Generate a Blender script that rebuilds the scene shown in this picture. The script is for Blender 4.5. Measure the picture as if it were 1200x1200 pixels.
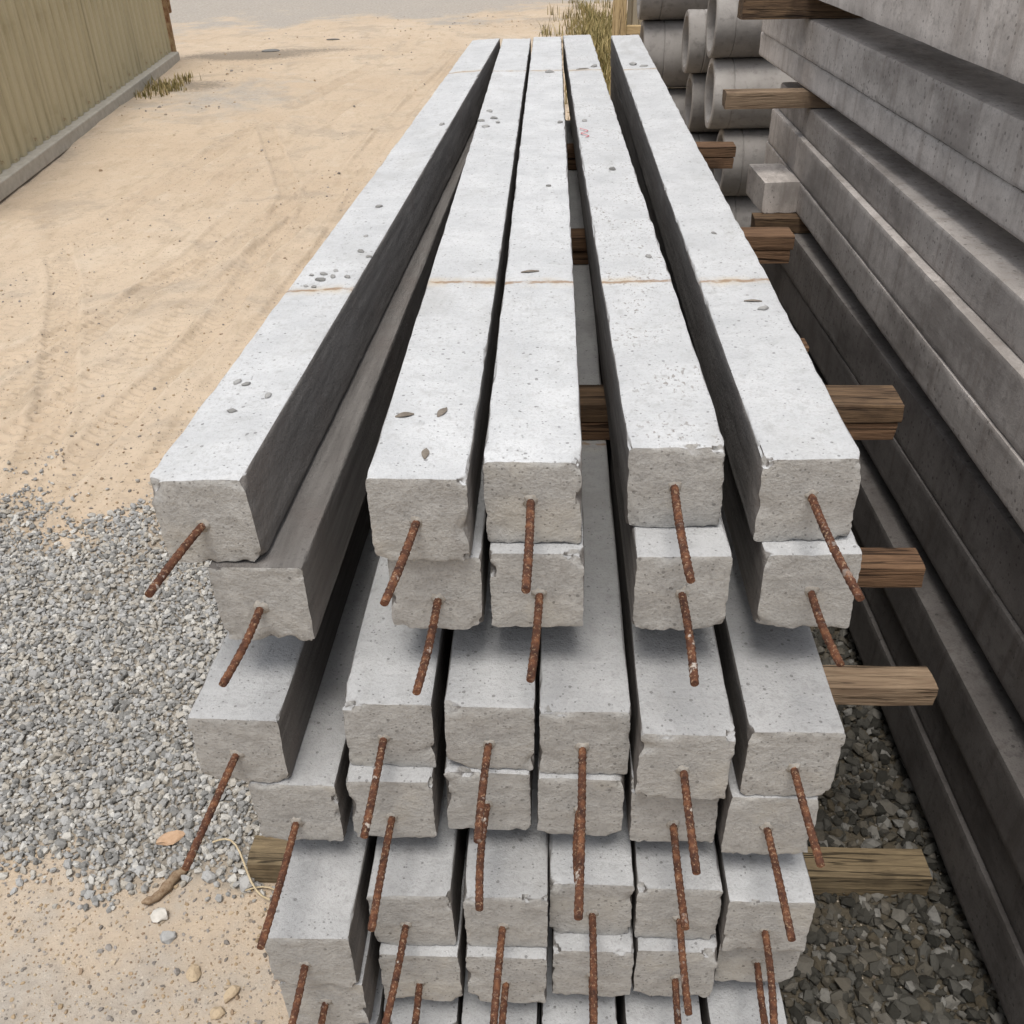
import bpy, math
import numpy as np
from mathutils import Matrix

for _o in list(bpy.data.objects):
    bpy.data.objects.remove(_o)
scene = bpy.context.scene
C = scene.collection
R = math.radians
CAMZ = 2.18                      # camera height above the yard

# ------------------------------------------------------------------ camera
cam_d = bpy.data.cameras.new('camera')
cam_d.sensor_fit = 'HORIZONTAL'
cam_d.sensor_width = 36.0
cam_d.lens = 36.0 * 1116.45 / 1200.0
cam_d.clip_start = 0.02
cam_d.clip_end = 2000
cam = bpy.data.objects.new('camera', cam_d)
C.objects.link(cam)
cam.matrix_world = (Matrix.Translation((0, 0, CAMZ)) @ Matrix.Rotation(R(2.998), 4, 'Z')
                    @ Matrix.Rotation(R(90 - 33.824), 4, 'X') @ Matrix.Rotation(R(-1.374), 4, 'Z'))
scene.camera = cam

# ------------------------------------------------------------------ sky, sun, exposure (bright overcast)
SUN_EL, SUN_AZ = 72.0, 190.0     # azimuth measured clockwise from +y: high, behind the camera
world = bpy.data.worlds.new('World')
scene.world = world
world.use_nodes = True
wn = world.node_tree
sky = wn.nodes.new('ShaderNodeTexSky')
sky.sky_type = 'NISHITA'
sky.sun_disc = False
sky.sun_elevation = R(SUN_EL)
sky.sun_rotation = R(SUN_AZ)
sky.air_density = 1.0
sky.dust_density = 4.0
sky.ozone_density = 1.0
hs = wn.nodes.new('ShaderNodeHueSaturation')
hs.inputs['Saturation'].default_value = 0.30
wn.links.new(sky.outputs[0], hs.inputs['Color'])
bg = wn.nodes['Background']
wn.links.new(hs.outputs[0], bg.inputs['Color'])
bg.inputs['Strength'].default_value = 0.11
sun_d = bpy.data.lights.new('sun', 'SUN')
sun_d.energy = 1.5
sun_d.angle = R(25)
sun_d.color = (1.0, 0.955, 0.89)
sun = bpy.data.objects.new('sun', sun_d)
C.objects.link(sun)
az, el = R(SUN_AZ), R(SUN_EL)
sd = (math.sin(az) * math.cos(el), math.cos(az) * math.cos(el), math.sin(el))
from mathutils import Vector
sun.rotation_euler = Vector(sd).to_track_quat('Z', 'Y').to_euler()
vs = scene.view_settings
vs.view_transform = 'Standard'
vs.look = 'None'
vs.gamma = 1.0
vs.use_curve_mapping = False
vs.exposure = 0.52
scene.cycles.max_bounces = 5
scene.cycles.diffuse_bounces = 3
scene.cycles.glossy_bounces = 1

# ------------------------------------------------------------------ helpers
rng = np.random.default_rng(7)


def _hash(ix, iy, iz, seed):
    h = (ix.astype(np.int64) * 374761393 + iy.astype(np.int64) * 668265263 + iz.astype(np.int64) * 2147483647
         + seed * 1274126177) & 0xFFFFFFFF
    h = ((h ^ (h >> 13)) * 1274126177) & 0xFFFFFFFF
    h = ((h ^ (h >> 16)) * 2246822519) & 0xFFFFFFFF
    return ((h ^ (h >> 15)) & 0xFFFFFF) / float(0xFFFFFF)


def noise(P, freq, seed=0):
    q = P * freq
    i = np.floor(q)
    t = q - i
    t = t * t * (3 - 2 * t)
    i = i.astype(np.int64)
    out = 0
    for dx in (0, 1):
        wx = t[:, 0] if dx else 1 - t[:, 0]
        for dy in (0, 1):
            wy = t[:, 1] if dy else 1 - t[:, 1]
            for dz in (0, 1):
                wz = t[:, 2] if dz else 1 - t[:, 2]
                out = out + wx * wy * wz * _hash(i[:, 0] + dx, i[:, 1] + dy, i[:, 2] + dz, seed)
    return out * 2 - 1


def fbm(P, freq, oct=3, seed=0, gain=0.5):
    a, s, o = 1.0, 0.0, 0
    for k in range(oct):
        o = o + a * noise(P, freq * 2 ** k, seed + 17 * k)
        s += a
        a *= gain
    return o / s


def sstep(a, b, x):
    t = np.clip((x - a) / (b - a), 0, 1)
    return t * t * (3 - 2 * t)


def mesh_np(name, V, F, smooth=False, sharp=None):
    me = bpy.data.meshes.new(name)
    V = np.asarray(V, dtype=np.float32)
    F = np.asarray(F, dtype=np.int32)
    n, k = F.shape
    me.vertices.add(len(V))
    me.vertices.foreach_set('co', V.ravel())
    me.loops.add(n * k)
    me.loops.foreach_set('vertex_index', F.ravel())
    me.polygons.add(n)
    me.polygons.foreach_set('loop_start', np.arange(0, n * k, k, dtype=np.int32))
    me.polygons.foreach_set('use_smooth', np.full(n, smooth))
    me.update(calc_edges=True)
    me.validate()
    if sharp:
        me.set_sharp_from_angle(angle=R(sharp))
    return me


def obj(name, me, mat=None, parent=None):
    o = bpy.data.objects.new(name, me)
    C.objects.link(o)
    if mat is not None and me is not None and not me.materials:
        me.materials.append(mat)
    if parent is not None:
        o.parent = parent
    return o


def tag(o, label=None, cat=None, group=None, kind=None):
    if label:
        o['label'] = label
    if cat:
        o['category'] = cat
    if group:
        o['group'] = group
    if kind:
        o['kind'] = kind
    return o


def empty(name, loc, rz=0.0):
    o = bpy.data.objects.new(name, None)
    C.objects.link(o)
    o.empty_display_size = 0.05
    o.location = loc
    o.rotation_euler = (0, 0, rz)
    return o


def float_attr(me, name, vals):
    a = me.attributes.new(name, 'FLOAT', 'POINT')
    a.data.foreach_set('value', np.asarray(vals, dtype=np.float32))


def prism(w, h, ys, n, corner=0.004):
    """square-section bar along +y, z from 0 to h: returns verts, quads, tags
    with grid caps at both ends; outline points share the cap border."""
    # border points, counter-clockwise seen from -y: start bottom-left
    t = np.linspace(0, 1, n + 1)
    # concentrate points near the corners
    t = 0.5 - 0.5 * np.sign(0.5 - t) * np.abs(1 - 2 * t) ** 0.72
    gx, gz = np.meshgrid(t, t, indexing='ij')
    idx = -np.ones((n + 1, n + 1), int)
    ring = []
    for i in range(n):
        ring.append((i, 0))
    for i in range(n):
        ring.append((n, i))
    for i in range(n, 0, -1):
        ring.append((i, n))
    for i in range(n, 0, -1):
        ring.append((0, i))
    m = len(ring)
    ru = np.array([[t[a], t[b]] for a, b in ring])
    # round the four corners a little
    for k in range(m):
        a, b = ru[k]
        ca, cb = (0 if a < .5 else 1), (0 if b < .5 else 1)
        da, db = abs(a - ca) * w, abs(b - cb) * h
        if da < corner and db < corner:
            v = np.array([corner - da, corner - db])
            L = np.linalg.norm(v)
            if L > corner:
                v *= corner / L
            ru[k] = (abs(ca - (corner - v[0]) / w), abs(cb - (corner - v[1]) / h))
    V, Fq = [], []
    for y in ys:
        for a, b in ru:
            V.append(((a - .5) * w, y, b * h))
    for j in range(len(ys) - 1):
        for k in range(m):
            k2 = (k + 1) % m
            Fq.append((j * m + k, j * m + k2, (j + 1) * m + k2, (j + 1) * m + k))
    for end, j in ((0, 0), (1, len(ys) - 1)):
        idx[:] = -1
        for k, (a, b) in enumerate(ring):
            idx[a, b] = j * m + k
        for a in range(1, n):
            for b in range(1, n):
                idx[a, b] = len(V)
                V.append(((t[a] - .5) * w, ys[j], t[b] * h))
        for a in range(n):
            for b in range(n):
                q = (idx[a, b], idx[a + 1, b], idx[a + 1, b + 1], idx[a, b + 1])
                Fq.append(q[::-1] if end == 0 else q)
    V = np.array(V)
    Fq = np.array(Fq)[:, ::-1]
    return V, Fq


def ybar(L, fine=0.05):
    a = [0, .0025, .005, .008, .012, .018, .026, .04, .065, .1]
    mid = list(np.linspace(.13, L - .13, max(4, int((L - .26) / fine))))
    return np.array(a + mid + [L - q for q in a[::-1]])


def rough_bar(name, w, h, L, seed, n=12, fine=0.05, amp=0.0016, chips=7, corner=.004, chip_r=(.008, .026), facerough=1.0):
    ys = ybar(L, fine)
    V, F = prism(w, h, ys, n, corner)
    r = np.random.default_rng(seed)
    S = np.array([seed * 3.17, seed * 1.91, seed * .77])
    c = np.stack([np.zeros(len(V)), V[:, 1], np.full(len(V), h / 2)], 1)
    d = V - c
    # surface normal proxies
    ux, uz = d[:, 0] / (w / 2), d[:, 2] / (h / 2)
    nx = np.where(np.abs(ux) > .97, np.sign(ux), 0)
    nz = np.where(np.abs(uz) > .97, np.sign(uz), 0)
    front = V[:, 1] < 1e-6
    back = V[:, 1] > L - 1e-6
    ny = np.where(front, -1., np.where(back, 1., 0))
    sh = fbm(V + S, 14, 3, seed)
    fi = fbm(V + S, 70, 2, seed + 5)
    V2 = V.copy()
    off = amp * (sh * .9 + fi * .6)
    V2[:, 0] += nx * off
    V2[:, 2] += nz * off
    # slight bow along the length
    V2[:, 0] += .0015 * np.sin(V[:, 1] * 1.3 + seed)
    # broken, lumpy end faces
    lump = fbm(V + S * 2, 20, 3, seed + 9) * .0024 * facerough + fbm(V + S, 90, 2, seed + 3) * .0011 * facerough
    V2[:, 1] += np.where(ny != 0, lump * (1 - .75 * sstep(.7, 1., np.maximum(np.abs(ux), np.abs(uz)))), 0)
    # ragged rim: the end edges are nibbled, finely and unevenly
    rim = np.maximum(np.abs(ux), np.abs(uz))
    edge = sstep(.90, 1.0, rim)
    near = np.exp(-(V[:, 1] / .007) ** 2) + np.exp(-((V[:, 1] - L) / .007) ** 2)
    bite = np.clip(fbm(V + S, 75, 3, seed + 21, .65) * 1.3 + .25 + .35 * fbm(V + S, 12, 2, seed + 4), 0, 1)
    V2[:, 1] += np.where(front, edge * bite * .0035 * facerough, 0)
    k = near * edge * bite * .035 * facerough
    V2[:, 0] -= d[:, 0] * k
    V2[:, 2] -= d[:, 2] * k
    # long-edge nibbles: small and short
    two = (np.abs(ux) > .95) & (np.abs(uz) > .95)
    nib = np.clip(fbm(V + S, 60, 2, seed + 31) - .12, 0, 1) * .0035 * facerough
    V2[:, 0] -= np.where(two, np.sign(ux) * nib, 0)
    V2[:, 2] -= np.where(two, np.sign(uz) * nib, 0)
    # a few broken corners, worn rather than carved
    for q in range(chips):
        side = r.integers(0, 4)
        s = r.uniform(-1, 1)
        if r.random() < .6:
            s = np.sign(s) * r.uniform(.9, 1.)
        cx, cz = ((s, 1), (1, s), (s, -1), (-1, s))[side]
        P0 = np.array([cx * w / 2, 0, h / 2 + cz * h / 2])
        rad = r.uniform(*chip_r) * np.array([1.0, .7, 1.3])[r.permutation(3)]
        dv = (V - P0) / rad
        dist = np.linalg.norm(dv, axis=1) * (1 + .45 * fbm(V + S, 55, 2, seed + q))
        g = sstep(1, .1, dist)
        V2 += (np.array([0, .05, h / 2]) - V) * (g * r.uniform(.03, .11))[:, None]
    return mesh_np(name, V2, F, True, 34)


def box_mesh(name, x0, x1, y0, y1, z0, z1, bev=.003, seed=0, jit=.0):
    V, F = [], []
    # rounded box from a 4x4x4 shell
    def ax(a, b):
        return [a, a + bev, b - bev, b]
    X, Y, Z = ax(x0, x1), ax(y0, y1), ax(z0, z1)
    ids = {}
    def vid(i, j, k):
        if (i, j, k) not in ids:
            p = [X[i], Y[j], Z[k]]
            e = [i in (0, 3), j in (0, 3), k in (0, 3)]
            if sum(e) >= 2:
                f = .3 if sum(e) == 2 else .42
                for a, (A, q) in enumerate(((X, i), (Y, j), (Z, k))):
                    if e[a]:
                        p[a] += (bev * f) * (1 if q == 0 else -1)
            ids[(i, j, k)] = len(V)
            V.append(p)
        return ids[(i, j, k)]
    for a in range(3):
        for b in range(3):
            F.append((vid(a, b, 0), vid(a, b + 1, 0), vid(a + 1, b + 1, 0), vid(a + 1, b, 0)))
            F.append((vid(a, b, 3), vid(a + 1, b, 3), vid(a + 1, b + 1, 3), vid(a, b + 1, 3)))
            F.append((vid(a, 0, b), vid(a + 1, 0, b), vid(a + 1, 0, b + 1), vid(a, 0, b + 1)))
            F.append((vid(a, 3, b), vid(a, 3, b + 1), vid(a + 1, 3, b + 1), vid(a + 1, 3, b)))
            F.append((vid(0, a, b), vid(0, a, b + 1), vid(0, a + 1, b + 1), vid(0, a + 1, b)))
            F.append((vid(3, a, b), vid(3, a + 1, b), vid(3, a + 1, b + 1), vid(3, a, b + 1)))
    V = np.array(V, float)
    if jit:
        V += np.random.default_rng(seed).normal(0, jit, V.shape)
    return mesh_np(name, V, F)


def ICO():
    p = (1 + 5 ** .5) / 2
    v = np.array([(-1, p, 0), (1, p, 0), (-1, -p, 0), (1, -p, 0), (0, -1, p), (0, 1, p), (0, -1, -p), (0, 1, -p),
                  (p, 0, -1), (p, 0, 1), (-p, 0, -1), (-p, 0, 1)], float)
    v /= np.linalg.norm(v[0])
    f = np.array([(0, 11, 5), (0, 5, 1), (0, 1, 7), (0, 7, 10), (0, 10, 11), (1, 5, 9), (5, 11, 4), (11, 10, 2),
                  (10, 7, 6), (7, 1, 8), (3, 9, 4), (3, 4, 2), (3, 2, 6), (3, 6, 8), (3, 8, 9), (4, 9, 5), (2, 4, 11),
                  (6, 2, 10), (8, 6, 7), (9, 8, 1)], int)
    return v, f


def stone_verts(P, rad, r, flat=(.5, .95)):
    """many crushed stones at once: icosahedra squeezed, cut and turned at random"""
    v, f = ICO()
    n = len(P)
    B = np.repeat(v[None], n, 0)
    B = B * (1 + r.uniform(-.34, .30, (n, 12, 1)))
    ax = np.stack([r.uniform(.75, 1.35, n), r.uniform(.6, 1.1, n), r.uniform(*flat, n)], 1)
    B = B * ax[:, None, :]
    a, b, c = r.uniform(0, 6.283, n), r.normal(0, .45, n), r.normal(0, .45, n)
    def rot(B, i, j, t):
        ct, st = np.cos(t)[:, None], np.sin(t)[:, None]
        x, y = B[:, :, i].copy(), B[:, :, j].copy()
        B[:, :, i] = x * ct - y * st
        B[:, :, j] = x * st + y * ct
    rot(B, 1, 2, b)
    rot(B, 0, 2, c)
    rot(B, 0, 1, a)
    B = B * rad[:, None, None] + P[:, None, :]
    F = (f[None] + (np.arange(n) * 12)[:, None, None]).reshape(-1, 3)
    return B.reshape(-1, 3), F


# ------------------------------------------------------------------ materials
class MT:
    def __init__(self, name):
        self.m = bpy.data.materials.new(name)
        self.m.use_nodes = True
        self.nt = self.m.node_tree
        self.b = self.nt.nodes['Principled BSDF']
        self.b.inputs['Specular IOR Level'].default_value = .25

    def n(self, t, **kw):
        x = self.nt.nodes.new(t)
        for k, v in kw.items():
            setattr(x, k, v)
        return x

    def l(self, a, b):
        self.nt.links.new(a, b)

    def val(self, x, sock):
        if hasattr(x, 'is_linked') or isinstance(x, bpy.types.NodeSocket):
            self.l(x, sock)
        else:
            sock.default_value = x

    def math(self, op, a, b=None, clamp=False):
        x = self.n('ShaderNodeMath', operation=op, use_clamp=clamp)
        self.val(a, x.inputs[0])
        if b is not None:
            self.val(b, x.inputs[1])
        return x.outputs[0]

    def coord(self, kind='Object', scale=(1, 1, 1), rand=True):
        tc = self.n('ShaderNodeTexCoord')
        out = tc.outputs[kind]
        if rand:
            oi = self.n('ShaderNodeObjectInfo')
            mu = self.math('MULTIPLY', oi.outputs['Random'], 37.0)
            ad = self.n('ShaderNodeVectorMath', operation='ADD')
            self.l(out, ad.inputs[0])
            self.l(mu, ad.inputs[1])
            out = ad.outputs[0]
        mp = self.n('ShaderNodeMapping')
        mp.inputs['Scale'].default_value = scale
        self.l(out, mp.inputs['Vector'])
        return mp.outputs[0]

    def noise(self, vec, scale, detail=4, rough=.55, dist=0):
        x = self.n('ShaderNodeTexNoise')
        self.l(vec, x.inputs['Vector'])
        x.inputs['Scale'].default_value = scale
        x.inputs['Detail'].default_value = detail
        x.inputs['Roughness'].default_value = rough
        x.inputs['Distortion'].default_value = dist
        return x.outputs['Fac']

    def voro(self, vec, scale, feat='F1'):
        x = self.n('ShaderNodeTexVoronoi', feature=feat)
        self.l(vec, x.inputs['Vector'])
        x.inputs['Scale'].default_value = scale
        return x

    def ramp(self, fac, stops):
        x = self.n('ShaderNodeValToRGB')
        e = x.color_ramp.elements
        e[0].position, e[0].color = stops[0][0], (*stops[0][1], 1)
        e[1].position, e[1].color = stops[1][0], (*stops[1][1], 1)
        for p, c in stops[2:]:
            q = e.new(p)
            q.color = (*c, 1)
        self.l(fac, x.inputs[0])
        return x.outputs[0]

    def step(self, x, a, b):
        m = self.n('ShaderNodeMapRange')
        m.interpolation_type = 'SMOOTHSTEP'
        self.val(x, m.inputs[0])
        m.inputs[1].default_value, m.inputs[2].default_value = a, b
        return m.outputs[0]

    def mix(self, f, a, b, mode='MIX'):
        x = self.n('ShaderNodeMix', data_type='RGBA', blend_type=mode)
        self.val(f, x.inputs[0])
        for s, v in ((x.inputs[6], a), (x.inputs[7], b)):
            if isinstance(v, tuple):
                s.default_value = (*v, 1)
            else:
                self.l(v, s)
        return x.outputs[2]

    def bump(self, h, strength=.4, dist=.002, prev=None):
        x = self.n('ShaderNodeBump')
        x.inputs['Strength'].default_value = strength
        x.inputs['Distance'].default_value = dist
        self.l(h, x.inputs['Height'])
        if prev is not None:
            self.l(prev, x.inputs['Normal'])
        return x.outputs[0]

    def done(self, col, rough=.85, normal=None):
        if isinstance(col, tuple):
            self.b.inputs['Base Color'].default_value = (*col, 1)
        else:
            self.l(col, self.b.inputs['Base Color'])
        self.val(rough, self.b.inputs['Roughness'])
        if normal is not None:
            self.l(normal, self.b.inputs['Normal'])
        return self.m

    def oprop(self, name):
        a = self.n('ShaderNodeAttribute', attribute_type='OBJECT', attribute_name=name)
        return a.outputs['Fac']

    def vattr(self, name):
        a = self.n('ShaderNodeAttribute', attribute_type='GEOMETRY', attribute_name=name)
        return a.outputs['Fac']


def mat_pile():
    m = MT('precast_pile_concrete')
    v = m.coord('Object')
    v0 = m.coord('Object', rand=False)
    tc = m.n('ShaderNodeTexCoord')
    sep = m.n('ShaderNodeSeparateXYZ')
    m.l(tc.outputs['Normal'], sep.inputs[0])
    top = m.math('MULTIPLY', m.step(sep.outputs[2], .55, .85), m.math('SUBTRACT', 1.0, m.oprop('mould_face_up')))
    fr = m.step(m.math('ABSOLUTE', sep.outputs[1]), .6, .85)
    big = m.noise(v, 9, 5, .6)
    mid = m.noise(v, 45, 4, .6)
    fine = m.noise(v, 200, 3, .75)
    stretch = m.noise(m.coord('Object', (1, .06, 1)), 60, 3, .6)
    cross = m.noise(m.coord('Object', (.12, 1, 1)), 70, 3, .6)
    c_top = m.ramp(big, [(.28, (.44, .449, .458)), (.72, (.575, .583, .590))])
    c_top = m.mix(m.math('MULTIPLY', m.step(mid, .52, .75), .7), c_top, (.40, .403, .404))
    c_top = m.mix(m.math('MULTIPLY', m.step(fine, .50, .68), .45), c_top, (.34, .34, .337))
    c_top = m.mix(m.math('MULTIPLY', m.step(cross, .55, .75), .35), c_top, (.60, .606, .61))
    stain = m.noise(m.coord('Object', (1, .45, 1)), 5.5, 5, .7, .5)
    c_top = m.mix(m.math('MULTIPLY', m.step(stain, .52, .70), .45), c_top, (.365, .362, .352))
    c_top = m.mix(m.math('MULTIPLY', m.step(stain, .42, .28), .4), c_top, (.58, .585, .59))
    c_side = m.ramp(stretch, [(.3, (.125, .117, .110)), (.7, (.22, .208, .197))])  # formed sides, darkened further to paint in the shade of the gaps
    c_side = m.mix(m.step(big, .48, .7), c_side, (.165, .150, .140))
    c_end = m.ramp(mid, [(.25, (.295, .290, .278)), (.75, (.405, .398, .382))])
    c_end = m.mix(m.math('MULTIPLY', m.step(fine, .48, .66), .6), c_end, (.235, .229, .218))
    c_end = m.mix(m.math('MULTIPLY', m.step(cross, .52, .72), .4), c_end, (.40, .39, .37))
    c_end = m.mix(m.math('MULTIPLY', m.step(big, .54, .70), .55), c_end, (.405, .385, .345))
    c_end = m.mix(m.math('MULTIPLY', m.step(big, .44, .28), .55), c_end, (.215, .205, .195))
    # dust and, in lower rows, painted shade: film differs from pile to pile (not on the broken ends)
    row_tone = m.ramp(m.oprop('tone'), [(0, (.42, .40, .38)), (1, (1.04, 1.04, 1.04))])
    col = m.mix(1.0, m.mix(top, c_side, c_top), row_tone, 'MULTIPLY')
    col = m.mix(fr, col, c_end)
    # pores and pits
    vo = m.voro(v, 95)
    sel = m.n('ShaderNodeSeparateColor')
    m.l(vo.outputs['Color'], sel.inputs[0])
    pit = m.math('MULTIPLY', m.math('LESS_THAN', vo.outputs['Distance'], .24), m.math('GREATER_THAN', sel.outputs[0], .93))
    vo2 = m.voro(v, 210)
    sel2 = m.n('ShaderNodeSeparateColor')
    m.l(vo2.outputs['Color'], sel2.inputs[0])
    pit2 = m.math('MULTIPLY', m.math('LESS_THAN', vo2.outputs['Distance'], .3), m.math('GREATER_THAN', sel2.outputs[1], .93))
    pits = m.math('MAXIMUM', pit, pit2)
    # litter of grit on the dirtier tops
    sp = m.math('MULTIPLY', m.math('MULTIPLY', m.oprop('speckle'), top), m.math('MULTIPLY', m.step(m.noise(m.coord('Object', (1, .6, 1)), 150, 2, .5), .60, .66), m.step(big, .42, .62)))
    col = m.mix(m.math('MULTIPLY', pits, .55), col, (.10, .095, .09))
    col = m.mix(m.math('MULTIPLY', sp, .75), col, (.22, .20, .18))
    # lifting-mark lines across the top with a rusty stain
    so = m.n('ShaderNodeSeparateXYZ')
    m.l(v0, so.inputs[0])
    wob = m.math('MULTIPLY', m.math('SUBTRACT', m.noise(v, 24, 3, .6), .5), .030)
    yy = m.math('ADD', so.outputs[1], wob)
    d1 = m.math('ABSOLUTE', m.math('SUBTRACT', yy, m.oprop('line_a')))
    d2 = m.math('ABSOLUTE', m.math('SUBTRACT', yy, m.oprop('line_b')))
    d = m.math('MINIMUM', d1, d2)
    patchy = m.step(m.noise(v, 30, 3, .6), .30, .52)
    lin = m.math('MULTIPLY', m.math('SUBTRACT', 1, m.step(d, .002, .0085)), patchy)
    halo = m.math('MULTIPLY', m.math('SUBTRACT', 1, m.step(d, .002, .035)), m.step(m.noise(v, 16, 3, .6), .35, .7))
    up = m.math('MULTIPLY', top, m.oprop('marked'))
    col = m.mix(m.math('MULTIPLY', m.math('MULTIPLY', halo, up), .7), col, (.50, .415, .30))
    col = m.mix(m.math('MULTIPLY', m.math('MULTIPLY', lin, up), .8), col, (.27, .175, .10))
    h = m.math('ADD', m.math('MULTIPLY', mid, 1.1), m.math('MULTIPLY', fine, .7))
    h = m.math('SUBTRACT', h, m.math('MULTIPLY', pits, 1.0))
    return m.done(col, .92, m.bump(h, .9, .0032))


def mat_beam():
    m = MT('weathered_beam_concrete')
    v = m.coord('Object')
    big = m.noise(v, 5, 5, .62)
    mid = m.noise(v, 32, 4, .6)
    fine = m.noise(v, 200, 3, .7)
    streak = m.noise(m.coord('Object', (1, 1, .12)), 26, 4, .6)
    col = m.ramp(big, [(.3, (.31, .29, .275)), (.7, (.50, .475, .455))])
    col = m.mix(m.math('MULTIPLY', m.step(streak, .5, .68), .5), col, (.25, .22, .20))
    col = m.mix(m.math('MULTIPLY', m.step(mid, .54, .70), .5), col, (.21, .195, .185))
    soot = m.noise(m.coord('Object', (1, .5, .8)), 2.6, 6, .72)
    col = m.mix(m.math('MULTIPLY', m.step(soot, .50, .66), .6), col, (.17, .155, .145))
    col = m.mix(m.math('MULTIPLY', m.step(fine, .52, .68), .45), col, (.19, .18, .17))
    vo = m.voro(v, 70)
    sel = m.n('ShaderNodeSeparateColor')
    m.l(vo.outputs['Color'], sel.inputs[0])
    pit = m.math('MULTIPLY', m.math('LESS_THAN', vo.outputs['Distance'], .3), m.math('GREATER_THAN', sel.outputs[0], .9))
    col = m.mix(m.math('MULTIPLY', pit, .6), col, (.12, .11, .105))
    col = m.mix(1.0, col, m.ramp(m.oprop('tone'), [(0, (.30, .29, .285)), (1, (1.45, 1.42, 1.39))]), 'MULTIPLY')  # tone carries painted shade on lower beams, painted light on upper ones
    h = m.math('SUBTRACT', m.math('ADD', mid, m.math('MULTIPLY', fine, .6)), pit)
    return m.done(col, .9, m.bump(h, .5, .003))


def mat_pipe():
    m = MT('spun_pipe_concrete')
    v = m.coord('Object')
    big = m.noise(v, 4, 5, .62)
    mid = m.noise(v, 28, 4, .6)
    col = m.ramp(big, [(.3, (.22, .205, .19)), (.7, (.36, .34, .32))])
    col = m.mix(m.math('MULTIPLY', m.step(mid, .52, .70), .5), col, (.17, .155, .145))
    col = m.mix(1.0, col, m.ramp(m.oprop('tone'), [(0, (.5, .49, .48)), (1, (1.25, 1.25, 1.25))]), 'MULTIPLY')
    return m.done(col, .9, m.bump(m.math('ADD', mid, m.noise(v, 160, 3, .7)), .4, .004))


def mat_rust():
    m = MT('rusted_steel')
    v = m.coord('Object')
    a = m.noise(v, 62, 5, .7)
    b = m.noise(v, 260, 3, .65)
    col = m.ramp(a, [(.34, (.040, .019, .014)), (.53, (.105, .044, .025)), (.72, (.23, .105, .052))])
    col = m.mix(m.math('MULTIPLY', m.step(b, .56, .66), .6), col, (.40, .27, .17))
    col = m.mix(m.math('MULTIPLY', m.step(m.noise(v, 55, 3, .6), .62, .70), m.oprop('mortar')), col, (.52, .48, .43))
    return m.done(col, .85, m.bump(m.math('ADD', a, b), .6, .0015))


def mat_timber(name, dark, light, up=False):
    m = MT(name)
    ax = lambda k: (1, 1, k) if up else (k, 1, 1)
    v = m.coord('Object', ax(.10))
    g = m.noise(v, 70, 5, .65, .8)
    g2 = m.noise(m.coord('Object', ax(.05)), 260, 3, .6)
    blot = m.noise(m.coord('Object'), 7, 4, .6)
    col = m.ramp(g, [(.3, dark), (.72, light)])
    col = m.mix(m.math('MULTIPLY', m.step(g2, .55, .72), .5), col, tuple(x * .45 for x in dark))
    col = m.mix(m.math('MULTIPLY', m.step(blot, .55, .72), .6), col, tuple(x * .6 for x in dark))
    ck = m.noise(m.coord('Object', ax(.03)), 34, 3, .5, .4)
    crack = m.math('SUBTRACT', 1, m.step(m.math('ABSOLUTE', m.math('SUBTRACT', ck, .5)), .004, .016))
    col = m.mix(m.math('MULTIPLY', crack, .8), col, tuple(x * .2 for x in dark))
    h = m.math('SUBTRACT', m.math('ADD', g, g2), m.math('MULTIPLY', crack, 1.5))
    return m.done(col, .88, m.bump(h, .7, .004))


def mat_stone(name, cols, amt=.9):
    m = MT(name)
    t = m.vattr('tint')
    n = m.noise(m.coord('Object', rand=False), 130, 4, .6)
    st = [(i / (len(cols) - 1), c) for i, c in enumerate(cols)]
    col = m.ramp(t, st[:1] + st[-1:] + st[1:-1])
    col = m.mix(m.math('MULTIPLY', m.step(n, .5, .7), .45), col, m.mix(.55, col, (.05, .05, .05)))
    return m.done(col, amt, m.bump(n, .5, .003))


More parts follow.
